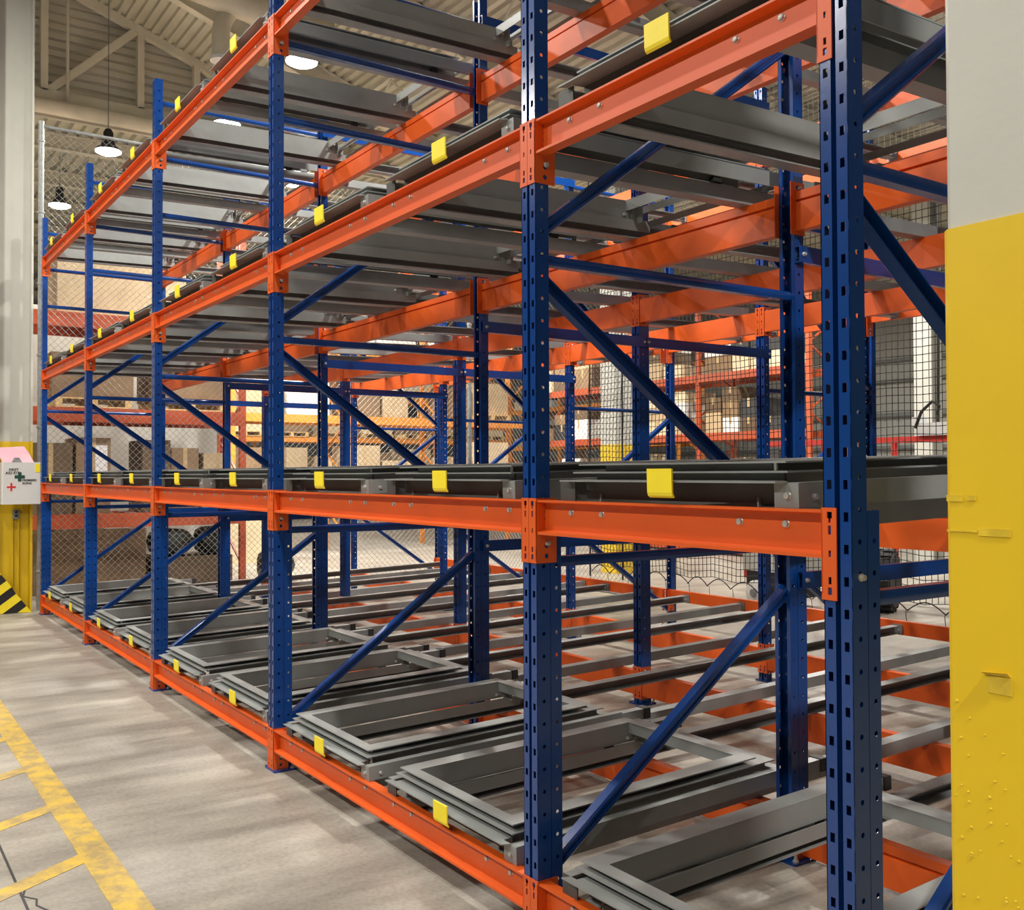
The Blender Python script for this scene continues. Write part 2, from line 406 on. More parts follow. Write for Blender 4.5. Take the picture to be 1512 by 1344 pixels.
text('FIRST', (.002, .148, .395), .044, 'sign_black', fa, 'lettering'); text('AID KIT', (.002, .112, .357), .044, 'sign_black', fa, 'lettering')
text('PREMIERS', (.002, .292, .272), .037, 'sign_black', fa, 'lettering'); text('SOINS', (.002, .292, .236), .037, 'sign_black', fa, 'lettering')

# ------------------------------------------------------------------ high bay lamps (each carries its own light)
def lamp(x, y, z=7.0, label='round white high-bay lamp hanging from the roof', power=1.0, top=None):
    t_ = thing('high_bay_lamp', label, 'lamp', (x, y, z), 'high-bay lamps under the roof')
    MB().lathe([(.0, .16), (.10, .16), (.12, .08), (.20, .03), (.215, .0), (.20, .0)], 24).build('reflector', 'dark_grey', t_, True)
    MB().lathe([(.0, -.004), (.20, -.004), (.20, -.02), (.14, -.05), (.0, -.06)], 24).build('lens', 'lens', t_, True)
    MB().lathe([(.0, .16), (.07, .16), (.08, .30), (.05, .36), (.0, .36)], 14).build('driver_box', 'black', t_, True)
    zt = (top if top else (roof_z(y)-.004 if x > -16 else 8.046)) - z
    MB().tube([(0, 0, .34), (0, 0, zt)], .008, 6).build('cable', 'galvanised', t_)
    L = bpy.data.lights.new('lamp_glow', 'AREA'); L.shape = 'DISK'; L.size = .40; L.energy = LAMP_W*power; L.color = LAMP_COL
    lo = bpy.data.objects.new('lamp_glow', L); COL.objects.link(lo); lo.parent = t_; lo.location = (0, 0, -.075)
for x, y, pw in ((-10.42, 2.93, 1), (-13.23, 2.88, 1), (-15.56, 1.67, 1), (-19.55, 1.62, 1), (-15.56, 4.89, 1)):
    lamp(x, y, 7.0, {-10.42: 'round high-bay lamp hanging over the end bay of the rack', -13.23: 'round high-bay lamp hanging beside the cream duct drop', -19.55: 'round high-bay lamp hanging beyond the truss, under the lower roof'}.get(x, 'round high-bay lamp on a long cable before the truss, %s' % ('beside the cable hook' if y < 2 else 'behind the rack')), pw*1.0)
for x, y, nm in ((-5.2, 2.9, 'third bay'), (4.5, -1.2, 'end of the rack by the yellow column')):
    lamp(x, y, 7.0, 'round white high-bay lamp over the rack, '+nm, 1.1 if x < 0 else 1.6)
for x, y in ((-1.2, -7.6), (-6.4, -7.6), (-11.4, -7.6), (4.0, -7.6)):
    lamp(x, y, 7.6, 'round white high-bay lamp over the far side of the aisle', .75)
for x in (-4.4, -8.9):
    lamp(x, -2.6, 7.9, 'round white high-bay lamp over the middle of the aisle', .72)
for x, y in ((-9.0, 11.0), (-3.0, 11.0), (-18.0, 10.5), (-22.5, 7.0), (-28.0, 12.0), (-13.0, 17.0), (-5, 17)):
    lamp(x, y, 6.2, 'round high-bay lamp over the store behind the netting', .85)

# spiral duct with drop
d_ = thing('air_duct', 'cream round air duct with a curved drop ending in an open flange', 'duct', (-12.1, 2.3, 0))
MB().tube([(0.1, -4.3, 8.95), (0.1, 1.7, 8.15)], .23, 20).build('main_duct', 'duct_paint', d_, True)
pts = []
for k in range(9):
    a = k/8*math.pi/2*.8
    pts.append((0, .12+.55*(1-math.cos(a)), 7.85+.55*math.sin(a)))
MB().tube([(0, .12, 7.50)]+pts+[(0.05, .55, 8.55)], .125, 18).build('drop_duct', 'duct_paint', d_, True)
MB().lathe([(.10, 0), (.15, 0), (.15, .05), (.125, .06), (.10, .06)], 20, (0, .12, 7.46)).build('end_flange', 'white_enamel', d_, True)

# ================================================================== THE RACK
LX = [0.0, -1.296, -3.796, -6.296, -8.796, -11.296]      # left edge of each upright line
PW = 0.083                                              # post width
LEV = [0.236, 1.563, 2.898, 4.243]
LEVN = ['floor level', 'second level', 'third level', 'top level']
ROWY = [0.0, 1.43, 2.72, 4.03, 5.42]                    # reference face of each row of posts
PH = 4.715; PITCH_H = 0.0785
LINEN = ['%s line from the yellow column' % o for o in ORD]
def bayn(i): return ['single-width bay beside yellow column', 'second bay from yellow column', 'third bay from yellow column', 'fourth bay from yellow column', 'end bay beside first-aid box'][i]

def hole_strip(mb, o, u, v, wu, zlist, h, hole, z0=0.0):
    """sheet strip: origin o, in-plane direction u (width wu), vertical; holes = list of z centres; hole=('r',w,h,uc) or ('o',r,uc)"""
    o = Vector(o); u = Vector(u)
    P = lambda a, z: tuple(o+u*a+Vector((0, 0, z)))
    hh = hole[2]/2 if hole[0] == 'r' else hole[1]
    zc = z0
    for z in zlist:
        mb.quad(P(0, zc), P(wu, zc), P(wu, z-hh), P(0, z-hh))
        if hole[0] == 'r':
            a0 = hole[3]-hole[1]/2; a1 = hole[3]+hole[1]/2
            mb.quad(P(0, z-hh), P(a0, z-hh), P(a0, z+hh), P(0, z+hh)); mb.quad(P(a1, z-hh), P(wu, z-hh), P(wu, z+hh), P(a1, z+hh))
        else:
            uc = hole[2]; r = hole[1]; oc = [(uc+r*math.cos(k*math.pi/4), z+r*math.sin(k*math.pi/4)) for k in range(8)]
            out = [(wu, z), (wu, z+hh), (uc, z+hh), (0, z+hh), (0, z), (0, z-hh), (uc, z-hh), (wu, z-hh)]
            oc2 = oc
            for k in range(8):
                k2 = (k+1) % 8
                if (k == 1 or k == 2 or k == 5 or k == 6) and False: pass
                A, B, C_, D_ = oc2[k], out[k], out[k2], oc2[k2]
                if A == B: mb_f = (A, C_, D_)
                n = len(mb.v); mb.v += [P(*A), P(*B), P(*C_), P(*D_)]; mb.f.append((n, n+1, n+2, n+3))
        zc = z+hh
    mb.quad(P(0, zc), P(wu, zc), P(wu, h), P(0, h))
def post_mesh(h, depth, name, grooves=True):
    zs = []; z = .05
    while z < h-.03: zs.append(z); z += PITCH_H
    zs2 = [z_+.018 for z_ in zs if z_+.018 < h-.02]
    mb = MB(); s1, s2 = .034, .049; g = .026; W = PW
    hole_strip(mb, (0, 0, 0), (1, 0, 0), None, s1, zs, h, ('r', .0135, .023, .018))
    hole_strip(mb, (s2, 0, 0), (1, 0, 0), None, W-s2, zs, h, ('r', .0135, .023, .017))
    mb.quad((s1, 0, 0), (s1, g, 0), (s1, g, h), (s1, 0, h)); mb.quad((s1, g, 0), (s2, g, 0), (s2, g, h), (s1, g, h)); mb.quad((s2, g, 0), (s2, 0, 0), (s2, 0, h), (s2, g, h))
    hole_strip(mb, (W, 0, 0), (0, 1, 0), None, depth, zs2, h, ('o', .0070, .030))
    hole_strip(mb, (0, depth, 0), (0, -1, 0), None, depth, zs2, h, ('o', .0070, depth-.030))
    mb.quad((W, depth, 0), (W-.018, depth, 0), (W-.018, depth, h), (W, depth, h)); mb.quad((.018, depth, 0), (0, depth, 0), (0, depth, h), (.018, depth, h))
    return solid(mb.mesh(name, 'blue', False, False), .0025)
POST = post_mesh(PH, .058, 'post'); POST_DEEP = post_mesh(PH, .090, 'post')
def doubler_mesh(h):
    zs = []; z = .05+.018
    while z < h-.02: zs.append(z); z += PITCH_H
    mb = MB(); W = PW; D = .047
    hole_strip(mb, (W, .004, 0), (0, 1, 0), None, D, zs, h, ('o', .0070, .026))
    hole_strip(mb, (0, .004+D, 0), (0, -1, 0), None, D, zs, h, ('o', .0070, D-.026))
    mb.quad((0, .004, 0), (W, .004, 0), (W, .004, h), (0, .004, h))
    mb.quad((W, .004+D, 0), (W-.018, .004+D, 0), (W-.018, .004+D, h), (W, .004+D, h)); mb.quad((.018, .004+D, 0), (0, .004+D, 0), (0, .004+D, h), (.018, .004+D, h))
    return solid(mb.mesh('reinforcing_post', 'blue', False, False), .0025)
DOUB = doubler_mesh(1.556)
m_ = MB(); chamfer_box(m_, -.075, .075, -.07, .07, 0, .010, .008)
PLATE = m_.mesh('base_plate', 'blue')
m_ = MB(); m_.lathe([(.0, .0), (.014, .0), (.014, .008), (.009, .010), (.006, .028), (0, .028)], 8)
ANCHOR = m_.mesh('anchor_bolt', 'zinc', True)
m_ = MB(); m_.lathe([(.0, .006), (.011, .006), (.011, .0), (.0085, -.002), (.0085, -.008), (.0, -.010)], 10, axis='y')
BOLT_Y = m_.mesh('bolt', 'zinc', True)
m_ = MB(); m_.lathe([(.0, -.004), (.010, -.004), (.010, .001), (.0075, .003), (.0075, .009), (.0, .011)], 10, axis='x')
BOLT_X = m_.mesh('bolt', 'zinc', True)
# brace profile: rolled channel with a groove down its outer face
BR = [(-.022, -.022), (-.022, .016), (-.016, .022), (-.007, .022), (-.004, .015), (.004, .015), (.007, .022), (.016, .022), (.022, .016), (.022, -.022), (.018, -.022), (.018, .010), (-.018, .010), (-.018, -.022)]
BRH = [(-.018, -.018), (-.022, -.010), (-.022, .010), (-.016, .018), (.016, .018), (.022, .010), (.022, -.010), (.018, -.018)]
def brace_mesh(y0, z0, y1, z1, prof, rotate=False):
    mb = MB(); p = (0, y0, z0); q = (0, y1, z1)
    # groove faces sideways (+x): swap axes of the profile
    pr = [(b if rotate else a, (-a) if rotate else b) for a, b in prof]
    mb.bar(p, q, pr); return mb
def diag(y0, z0, y1, z1):
    return brace_mesh(y0, z0, y1, z1, [(a*1.05, b*1.05) for a, b in BR], True).mesh('diagonal_brace', 'blue')
FD = 1.43
H_F = {z: brace_mesh(.045, z, FD-.045, z, BRH).mesh('horizontal_brace', 'blue', True) for z in (1.335, 2.41, 3.665, 4.105, 4.535)}
D_F = [diag(.07, .245, FD-.05, 1.17), diag(FD-.05, 1.40, .05, 2.335), diag(.05, 2.515, FD-.05, 3.50)]
H_R = {z: brace_mesh(.045, z, FD-.045, z, BRH).mesh('horizontal_brace', 'blue', True) for z in (1.20, 2.30, 3.665, 4.535)}
D_R = [diag(.06, 1.08, FD-.05, .16), diag(.05, 1.28, FD-.05, 2.22), diag(FD-.05, 2.38, .05, 3.44)]

def copy_tree(o, parent=None):
    c = o.copy(); COL.objects.link(c); c.parent = parent
    for ch in list(o.children): copy_tree(ch, c)
    return c
def frame(label, rear=False):
    t_ = thing('upright_frame', label, 'rack frame', (0, 0, 0), 'blue upright frames of the rack')
    link('post', POST, t_, (0, 0, 0))
    link('post', POST, t_, (PW, FD, 0), math.pi)
    if not rear:
        link('reinforcing_post', DOUB, t_, (0, .056, 0)); link('reinforcing_post', DOUB, t_, (PW, FD-.056, 0), math.pi)
    for y in (.03, FD-.03):
        b = link('base_plate', PLATE, t_, (PW/2, y+(.03 if y < .5 else -.03), 0))
        for dx in (-.058, .058): link('anchor_bolt', ANCHOR, b, (dx, .045 if y < .5 else -.045, .010))
    for me in (H_R if rear else H_F).values(): link('horizontal_brace', me, t_, (PW/2, 0, 0))
    for me in (D_R if rear else D_F): link('diagonal_brace', me, t_, (PW/2, 0, 0))
    for z in ((1.19, 2.585) if not rear else (1.19, 2.585)):
        link('bolt', BOLT_X, t_, (PW+.0295, (FD-.030) if not rear else .030, z))
    return t_
fproto = None; rproto = None
for i, x in enumerate(LX):
    la = 'blue slotted front frame of the rack with diagonal braces, '+LINEN[i]
    lb = 'blue slotted rear frame of the rack, by the netting, '+LINEN[i]
    if i == 0: fproto = fr = frame(la); rproto = rr = frame(lb, True)
    else: fr = copy_tree(fproto); rr = copy_tree(rproto); fr['label'] = la; rr['label'] = lb
    fr.location = (x, 0, 0); rr.location = (x, ROWY[3], 0)
    ps = thing('support_post', 'single blue support post midway through the rack, '+LINEN[i], 'post', (x, ROWY[2], 0), 'single blue support posts')
    link('post', POST_DEEP, ps)
    b = link('base_plate', PLATE, ps, (PW/2, .045, 0))
    for dx in (-.058, .058): link('anchor_bolt', ANCHOR, b, (dx, .055, .010))
    for z in (1.19, 2.585):
        for dy in (.025, .065): link('bolt', BOLT_X, ps, (PW+.0295, dy, z))
link('bolt', BOLT_X, fproto, (PW+.003, .032, 1.395))
SPP = [(-.004, -.035), (.022, -.035), (.022, -.031), (.0, -.031), (.0, .031), (.022, .031), (.022, .035), (-.004, .035)]
def spacer_mesh(y0, y1):
    return MB().bar((0, y0, 0), (0, y1, 0), [(-a, b) for a, b in SPP]).mesh('spacer', 'blue')
SP1 = spacer_mesh(FD-.055, ROWY[2]+.04); SP2 = spacer_mesh(ROWY[2]+.05, ROWY[3]+.055)
for i, x in enumerate(LX):
    for z, zn in ((1.19, 'knee-high'), (2.585, 'head-high'), (4.55, 'topmost')):
        for me, wn in ((SP1, 'front frame to support post'), (SP2, 'support post to rear frame')):
            o = link('row_spacer', me, None, (x+PW+.0225, 0, z))
            tag(o, 'blue %s spacer bar from %s, %s' % ({'knee-high': 'low', 'head-high': 'middle', 'topmost': 'top'}[zn], wn, LINEN[i]), 'spacer bar', 'blue spacer bars between posts')

# ---------------------------------------------------------------- beams
CH = .227
def connector_mesh(side):
    """L-shaped end connector: front plate over half of the post face, flange back along the post side. side=+1: on the post's right half"""
    mb = MB(); holes = [(-.010, -.026, .015), (-.026, -.037, .007), (-.044, -.066, .009), (-.105, -.121, .007), (-.170, -.188, .009), (-.196, -.214, .012)]
    w_ = .0405
    x0, x1 = (PW-w_, PW+.004) if side > 0 else (PW-w_, PW+.004)
    yf = -.004; zc = 0.0; xc = x0+.020
    P = lambda x, z: (x, yf, z)
    for a, b, hw in holes:
        if zc-a > 1e-6: mb.quad(P(x0, a), P(x1, a), P(x1, zc), P(x0, zc))
        mb.quad(P(x0, b), P(xc-hw/2, b), P(xc-hw/2, a), P(x0, a)); mb.quad(P(xc+hw/2, b), P(x1, b), P(x1, a), P(xc+hw/2, a)); zc = b
    mb.quad(P(x0, -CH), P(x1, -CH), P(x1, zc), P(x0, zc))
    # flange with round holes
    hole_strip(mb, (x1, yf, -CH), (0, 1, 0), None, .088, [.024, .060, .155, .180, .206], CH, ('o', .0095, .045))
    if side < 0:
        mb.v = [(PW-x, y, z) for x, y, z in mb.v]; mb.f = [tuple(reversed(f)) for f in mb.f]
    me = solid(mb.mesh('end_connector', 'orange', False, False), .0038)
    return me
def connector_solid(side):
    return connector_mesh(side)
CR = connector_mesh(1); CL = connector_mesh(-1)
BH = .120
def beam_front(L):
    # channel with both flanges turned to the aisle
    P = [(0, 0), (.048, 0), (.048, -BH), (0, -BH), (0, -BH+.009), (.034, -BH+.016), (.034, -.013), (0, -.007)]
    mb = MB(); mb.ring([[(0, y, z) for y, z in P], [(L, y, z) for y, z in P]]); return mb.mesh('beam_body', 'orange')
def beam_second(L):
    P = [(-.052, -.048), (-.052, -.170), (-.002, -.170), (-.002, 0), (-.050, 0), (-.050, -.036), (-.036, -.038), (-.036, -.046)]
    mb = MB(); mb.ring([[(0, y, z) for y, z in P], [(L, y, z) for y, z in P]]); return mb.mesh('beam_body', 'orange')
def beam_plain(L, h=.165):
    P = [(0, 0), (.055, 0), (.055, -.006), (.006, -.008), (.006, -h+.008), (.055, -h+.006), (.055, -h), (0, -h)]
    mb = MB(); mb.ring([[(0, y, z) for y, z in P], [(L, y, z) for y, z in P]]); return mb.mesh('beam_body', 'orange')
def beam_back(L, h=.115):
    P = [(0, 0), (-.05, 0), (-.05, -h), (0, -h), (0, -h+.006), (-.044, -h+.008), (-.044, -.008), (0, -.006)]
    mb = MB(); mb.ring([[(0, y, z) for y, z in P], [(L, y, z) for y, z in P]]); return mb.mesh('beam_body', 'orange')
RAIL_S = .025
ROWN = ['front row', 'second row', 'middle row', 'fourth row', 'back row']
def lanes(i):
    xl, xr = LX[i+1]+PW, LX[i]
    if i == 0: return [(-.600, 'only')]
    c = (xl+xr)/2+.022
    return [(c+.5985, 'near'), (c-.5985, 'far')]
BM = {}
for i in range(5):
    xl, xr = LX[i+1]+PW, LX[i]; L = round(xr-xl-.009, 4)
    if L not in BM: BM[L] = [beam_front(L), beam_second(L), beam_plain(L), beam_plain(L), beam_back(L)]
    for lv, zb in enumerate(LEV):
        for r in range(5):
            ctop = zb+[0, .0, .030, .060, .160][r]
            btop = ctop-[.006, .040, .037, .033, .0][r]
            lab = 'orange steel rack beam, %s, %s, %s' % (ROWN[r], LEVN[lv], bayn(i))
            t_ = thing('rack_beam', lab, 'beam', (xl, ROWY[r], ctop), 'orange beams of the rack')
            mirrored = r in (1, 4)
            link('beam_body', BM[L][r], t_, (.0045, 0, btop-ctop))
            # connectors: right part of the left post, left part of the right post
            a = link('end_connector', CR, t_, (-PW, 0, 0)); b = link('end_connector', CL, t_, (xr-xl, 0, 0))
            if mirrored:
                a.data = CL; a.location = (0, 0, 0); a.rotation_euler = (0, 0, math.pi)
                b.data = CR; b.location = (xr-xl+PW, 0, 0); b.rotation_euler = (0, 0, math.pi)
            if r == 0:
                for xc, _ in lanes(i):
                    for s1 in (-.376, .376):
                        for s2 in (-.080, .080): link('bolt', BOLT_Y, t_, (xc+s1+s2-xl, .034, -.047))
                link('bolt', BOLT_X, t_, (.006, .045, -.158))
            if r in (1, 2, 3):
                sy = 1
                link('bolt', BOLT_X, t_, (.006, .030 if not mirrored else -.030, -.025))

# ---------------------------------------------------------------- lane rails and nested carts
def rail_mesh(side):
    y0, y1 = .053, ROWY[4]-.056
    P = [(.418, -.008), (.418, -.075), (.345, -.075), (.345, -.069), (.411, -.067), (.411, -.016), (.345, -.014), (.345, -.008)]
    P = [(side*a, b) for a, b in P]
    mb = MB(); mb.ring([[(x, y0, z+RAIL_S*y0) for x, z in P], [(x, y1-.03, z+RAIL_S*y1) for x, z in P]]); return mb.mesh('rail_channel', 'rail_grey')
def rail_bracket(side):
    y1 = ROWY[4]-.056; x0, x1 = sorted((side*.335, side*.425))
    mb = MB(); mb.box(x0, x1, y1-.006, y1, -.085+RAIL_S*y1, .0+RAIL_S*y1)
    xa, xb = sorted((side*.405, side*.411))
    mb.box(x0+.004, x0+.010, y1-.09, y1-.006, -.065+RAIL_S*y1, -.018+RAIL_S*y1); return mb.mesh('end_bracket', 'galvanised')
RM = {s: (rail_mesh(s), rail_bracket(s)) for s in (-1, 1)}
ANG = .006
def angle_frame(parent, zt, hx, y0, y1, fw, web_h, fd, rd, rear_h, mat='cart_grey'):
    T = .005
    for s in (-1, 1):
        xo, xi = s*hx, s*(hx-fw)
        a, b = sorted((xo, xi)); m = MB()
        m.ring([[(a, y0, zt-T), (b, y0, zt-T), (b, y0, zt), (a, y0, zt)], [(a, y1, zt-T), (b, y1, zt-T), (b, y1, zt), (a, y1, zt)]])
        c, d = sorted((xi, xi+s*T)); m.box(c, d, y0+.062, y1-.004, zt-web_h, zt-T+.001)
        m.build('side_rail', mat, parent)
    xi = hx-fw
    m = MB().box(-xi, xi, y0, y0+fd, zt-T, zt).box(-xi, xi, y0+fd-T, y0+fd, zt-.028, zt-T+.001); m.build('front_bar', mat, parent)
    m = MB().box(-xi, xi, y1-rd, y1, zt-T, zt).box(-xi, xi, y1-rd, y1-rd+T, zt-rear_h, zt-T+.001); m.build('rear_bar', mat, parent)
def cart_top():
    t_ = thing('pallet_cart', 'x', 'cart', (0, 0, 0), 'nested grey carts on the lanes')
    angle_frame(t_, .116, .440, .055, 1.365, .085, .098, .052, .050, .055)
    # stop brackets at the rear corners
    for s in (-1, 1):
        x = s*.348; a, b = sorted((x, x-s*.006))
        k = MB().box(a, b, 1.345, 1.375, .0, .100).box(min(x, x-s*.05), max(x, x-s*.05), 1.375, 1.381, .0, .100).build('stop_bracket', 'cart_grey', t_)
        if s < 0:
            link('bolt', BOLT_X, k, (-.343, 1.360, .085)); link('bolt', BOLT_X, k, (-.348, 1.300, .040))
    return t_
def cart_mid():
    t_ = thing('pallet_cart', 'x', 'cart', (0, 0, 0), 'nested grey carts on the lanes')
    angle_frame(t_, .090, .456, .042, 1.470, .060, .055, .060, .055, .035)
    for s in (-1, 1):
        m = MB(); m.lathe([(.0, -.012), (.026, -.012), (.026, .012), (.0, .012)], 14, (s*.380, 1.20, .018), 'x'); m.build('wheel', 'dark_grey', t_, True)
    return t_
def tab_mesh():
    P = [(-.012, .100), (-.018, .100), (-.018, .030), (-.015, .020), (-.008, .014), (-.006, .019), (-.010, .023), (-.012, .031)]
    m = MB(); m.ring([[(-.0525, y, z) for y, z in P], [(.0525, y, z) for y, z in P]]); return m.mesh('stop_tab', 'tab_yellow')
TAB = tab_mesh()
def cart_low():
    t_ = thing('pallet_cart', 'x', 'cart', (0, 0, 0), 'nested grey carts on the lanes')
    for s in (-1, 1):
        m = MB(); a, b = sorted((s*.505, s*.499)); m.box(a, b, .030, 1.56, -.006, .060)
        a, b = sorted((s*.499, s*.462)); m.box(a, b, .030, 1.56, .055, .060); m.build('side_plate', 'cart_grey', t_)
        a, b = sorted((s*.503, s*.450)); m = MB(); m.box(a, b, 1.561, 1.72, -.002, .052); m.build('end_block', 'rail_grey', t_)
        m = MB(); a, b = sorted((s*.510, s*.44)); m.box(a, b, 1.721, 1.765, -.004, .056); m.build('end_cap', 'dark_grey', t_)
        if s > 0: link('bolt', BOLT_X, t_, (.507, .085, .022)); link('bolt', BOLT_X, t_, (.507, 1.50, .022))
    m = MB()
    prof = [(-.470, -.006), (.455, -.006), (.470, .024), (.425, .024), (.42, .076), (-.42, .076), (-.425, .024), (-.455, .024)]
    m.ring([[(x, y, .059) for x, y in prof], [(x, y, .064) for x, y in prof]])
    f = m.build('front_lip', 'cart_grey', t_)
    m = MB(); m.ring([[(-.415, .068, .0), (.415, .068, .0), (.415, .074, .0), (-.415, .074, .0)], [(-.418, .068, .0588), (.418, .068, .0588), (.418, .074, .0588), (-.418, .074, .0588)]])
    m.build('front_web', 'shaded_charcoal', t_)  # dark colour paints in the shade below the lip
    for s in (-1, 1):
        a, b = sorted((s*.425, s*.505)); k = MB().box(a, b, .0245, .0295, -.006, .0585).build('corner_plate', 'cart_grey' if s > 0 else 'shaded_charcoal', t_)  # left plate is added, coloured dark to continue the web's shade
        if s > 0: link('bolt', BOLT_Y, k, (s*.470, .0245, .026))
        a, b = sorted((s*.334, s*.339)); MB().box(a, b, .06, 1.46, -.040, .0165).build('inner_skirt', 'cart_grey', t_)
    g = link('stop_tab', TAB, f, (.03, 0, .0)); g['label'] = 'yellow stop tab'
    m = MB(); m.box(-.499, .499, 1.50, 1.55, .030, .036).box(-.499, .499, 1.50, 1.506, .004, .030).build('rear_bar', 'cart_grey', t_)
    return t_
protos = {'topmost': cart_top(), 'middle': cart_mid(), 'bottom': cart_low()}
used = set()
TILT = .025
for i in range(5):
    for lv, zb in enumerate(LEV):
        for xc, ln in lanes(i):
            where = '%s, %s' % (LEVN[lv], bayn(i)) if ln == 'only' else '%s lane, %s, %s' % ({'near': 'nearer', 'far': 'farther'}[ln], LEVN[lv], bayn(i))
            for k, pr in protos.items():
                c = pr if k not in used else copy_tree(pr)
                used.add(k)
                c['label'] = 'grey %s cart of three nested, %s' % (k, where)
                c.location = (xc, 0, zb); c.rotation_euler = (TILT, 0, 0)
            for s in (-1, 1):
                t_ = thing('lane_rail', 'grey rail, %s edge, %s' % ('column-side' if s > 0 else 'first-aid-side', where), 'rail', (xc, 0, zb), 'grey lane rails')
                link('rail_channel', RM[s][0], t_); link('end_bracket', RM[s][1], t_)
                link('bolt', BOLT_X, t_, (s*.335, ROWY[4]-.11, -.04+RAIL_S*5.3))

# ================================================================== BEHIND THE RACK
TRI = [(math.cos(t*2*math.pi/3), math.sin(t*2*math.pi/3)) for t in range(3)]
def wire(mb, pts, r):
    mb.tube(pts, r, 3, False)
def chain_link(name, label, p0, p1, z0, z1, posts, pitch=.085):
    """fence between ground points p0 and p1"""
    p0 = Vector((*p0, 0)); p1 = Vector((*p1, 0)); d = (p1-p0); L = d.length; d.normalize(); n = Vector((-d.y, d.x, 0))
    t_ = thing(name, label, 'fence', p0)
    mb = MB(); H = z1-z0
    for s in (1, -1):
        k = -H
        while k < L:
            a0, a1 = max(0, k), min(L, k+H)
            if a1 > a0:
                if s > 0: za, zb = z0+(a0-k), z0+(a1-k)
                else: za, zb = z1-(a0-k), z1-(a1-k)
                off = n*(.0025*s)
                wire(mb, [d*a0+off+Vector((0, 0, za)), d*a1+off+Vector((0, 0, zb))], .0026)
            k += pitch
    m = mb.build('wire_mesh', 'galvanised', t_); m['kind'] = 'stuff'
    for a in posts: MB().tube([d*a, d*a+Vector((0, 0, z1+.06))], .032, 10).build('fence_post', 'galvanised', t_, True)
    for z in (z0+.02, z1): MB().tube([Vector((0, 0, z)), d*L+Vector((0, 0, z))], .021, 8).build('fence_rail', 'galvanised', t_, True)
    for a in posts:
        for k in range(7):
            z = z0+.4+k*(z1-z0-.6)/6
            MB().lathe([(.034, 0), (.041, .004), (.041, .026), (.034, .03)], 10, tuple(d*a+Vector((0, 0, z)))).build('clamp_band', 'galvanised', t_)
    return t_
chain_link('chain_link_fence', 'galvanised chain-link fence closing the far end of the rack', (-11.66, .05), (-11.66, 6.3), .06, 5.95, (0, 3.1, 6.2))
chain_link('chain_link_fence', 'galvanised chain-link fence running on behind the back row up to the netting', (-11.6, 6.42), (-7.7, 6.42), .06, 4.4, (.15, 3.8))

# black safety netting hung behind the rack
net = thing('safety_net', 'black knotted safety netting hung behind the rack, lower edge in loops', 'netting', (-8.1, 5.80, 0))
mb = MB(); random.seed(3); NW = 10.6; ZB, ZT = .46, 6.5
def nz(x, z): return .030*math.sin(x*1.7+z*2.1)*math.exp(-(z-ZB)*.25), .020*math.sin(x*9+1.3*math.sin(z*3))*math.exp(-(z-ZB)*.6)
x = 0.0
while x <= NW:
    pts = []
    for k in range(17):
        z = ZB+.05+k*(ZT-ZB-.05)/16; dy, dz = nz(x, z); pts.append((x+.012*math.sin(z*2.3+x), dy, z+dz))
    wire(mb, pts, .0042); x += .060
z = ZB+.05
while z <= ZT:
    pts = []
    for k in range(61):
        x = k*NW/60; dy, dz = nz(x, z); pts.append((x, dy, z+dz))
    wire(mb, pts, .0042); z += .070
m = mb.build('mesh_cords', 'black', net); m['kind'] = 'stuff'
lp = MB(); k = 0; x = 0
while x < NW-.3:
    w_ = .34+.04*math.sin(k*2.1)
    lp.tube([(x+w_*j/8, nz(x, ZB)[0], ZB-.04+.09*math.sin(math.pi*j/8)) for j in range(9)], .006, 5)
    lp.tube([(x, 0, ZB-.04), (x+.01, .01, ZB-.20)], .004, 4)
    x += w_; k += 1
m = lp.build('edge_loops', 'black', net); m['kind'] = 'stuff'
for x in (0, .62): MB().tube([(x, 0, ZB-.1), (x+.01, 0, 3), (x, 0, ZT)], .011, 6).build('side_rope', 'black', net)
MB().tube([(0, 0, ZT), (NW, 0, ZT)], .011, 6).build('head_rope', 'black', net)

# ---------------------------------------------------------------- loads and stores
def carton(x, y, z, sx, sy, sz, mat, label, rz=0.0, group='cartons in the store racks', face=None, lab=False, cat='carton'):
    t_ = thing('carton', label, cat, (x, y, z), group, rz)
    m = MB(); chamfer_box(m, -sx/2, sx/2, -sy/2, sy/2, 0, sz, .006); m.build('box_body', mat, t_)
    if sx > sy: MB().box(-sx/2-.002, sx/2+.002, -.03, .03, sz*.55, sz+.002).build('tape', 'tape', t_)
    else: MB().box(-.03, .03, -sy/2-.002, sy/2+.002, sz*.55, sz+.002).build('tape', 'tape', t_)
    if lab:
        if face == 'x': MB().box(sx/2, sx/2+.003, sy*.05, sy*.40, sz*.45, sz*.90).build('paper_label', 'paper_label', t_)
        else: MB().box(-sx*.40, -sx*.05, -sy/2-.003, -sy/2, sz*.45, sz*.90).build('paper_label', 'paper_label', t_)
    return t_
PAL = None
def pallet(x, y, z, label, rz=0.0):
    global PAL
    if PAL is None:
        PAL = thing('wooden_pallet', label, 'pallet', (0, 0, 0), 'wooden pallets in the store')
        bd = MB().box(-.05, .05, -.5, .5, .118, .138).mesh('deck_board', 'pallet_wood'); st = MB().box(-.55, .55, -.045, .045, .02, .118).mesh('stringer', 'pallet_wood'); bb = MB().box(-.05, .05, -.5, .5, 0, .02).mesh('base_board', 'pallet_wood')
        for k in range(7): link('deck_board', bd, PAL, (-.5+k/6, 0, 0))
        for k in (-.455, 0, .455): link('stringer', st, PAL, (0, k, 0))
        for k in (-.5, 0, .5): link('base_board', bb, PAL, (k, 0, 0))
        o = PAL
    else: o = copy_tree(PAL); o['label'] = label
    o.location = (x, y, z); o.rotation_euler = (0, 0, rz); return o
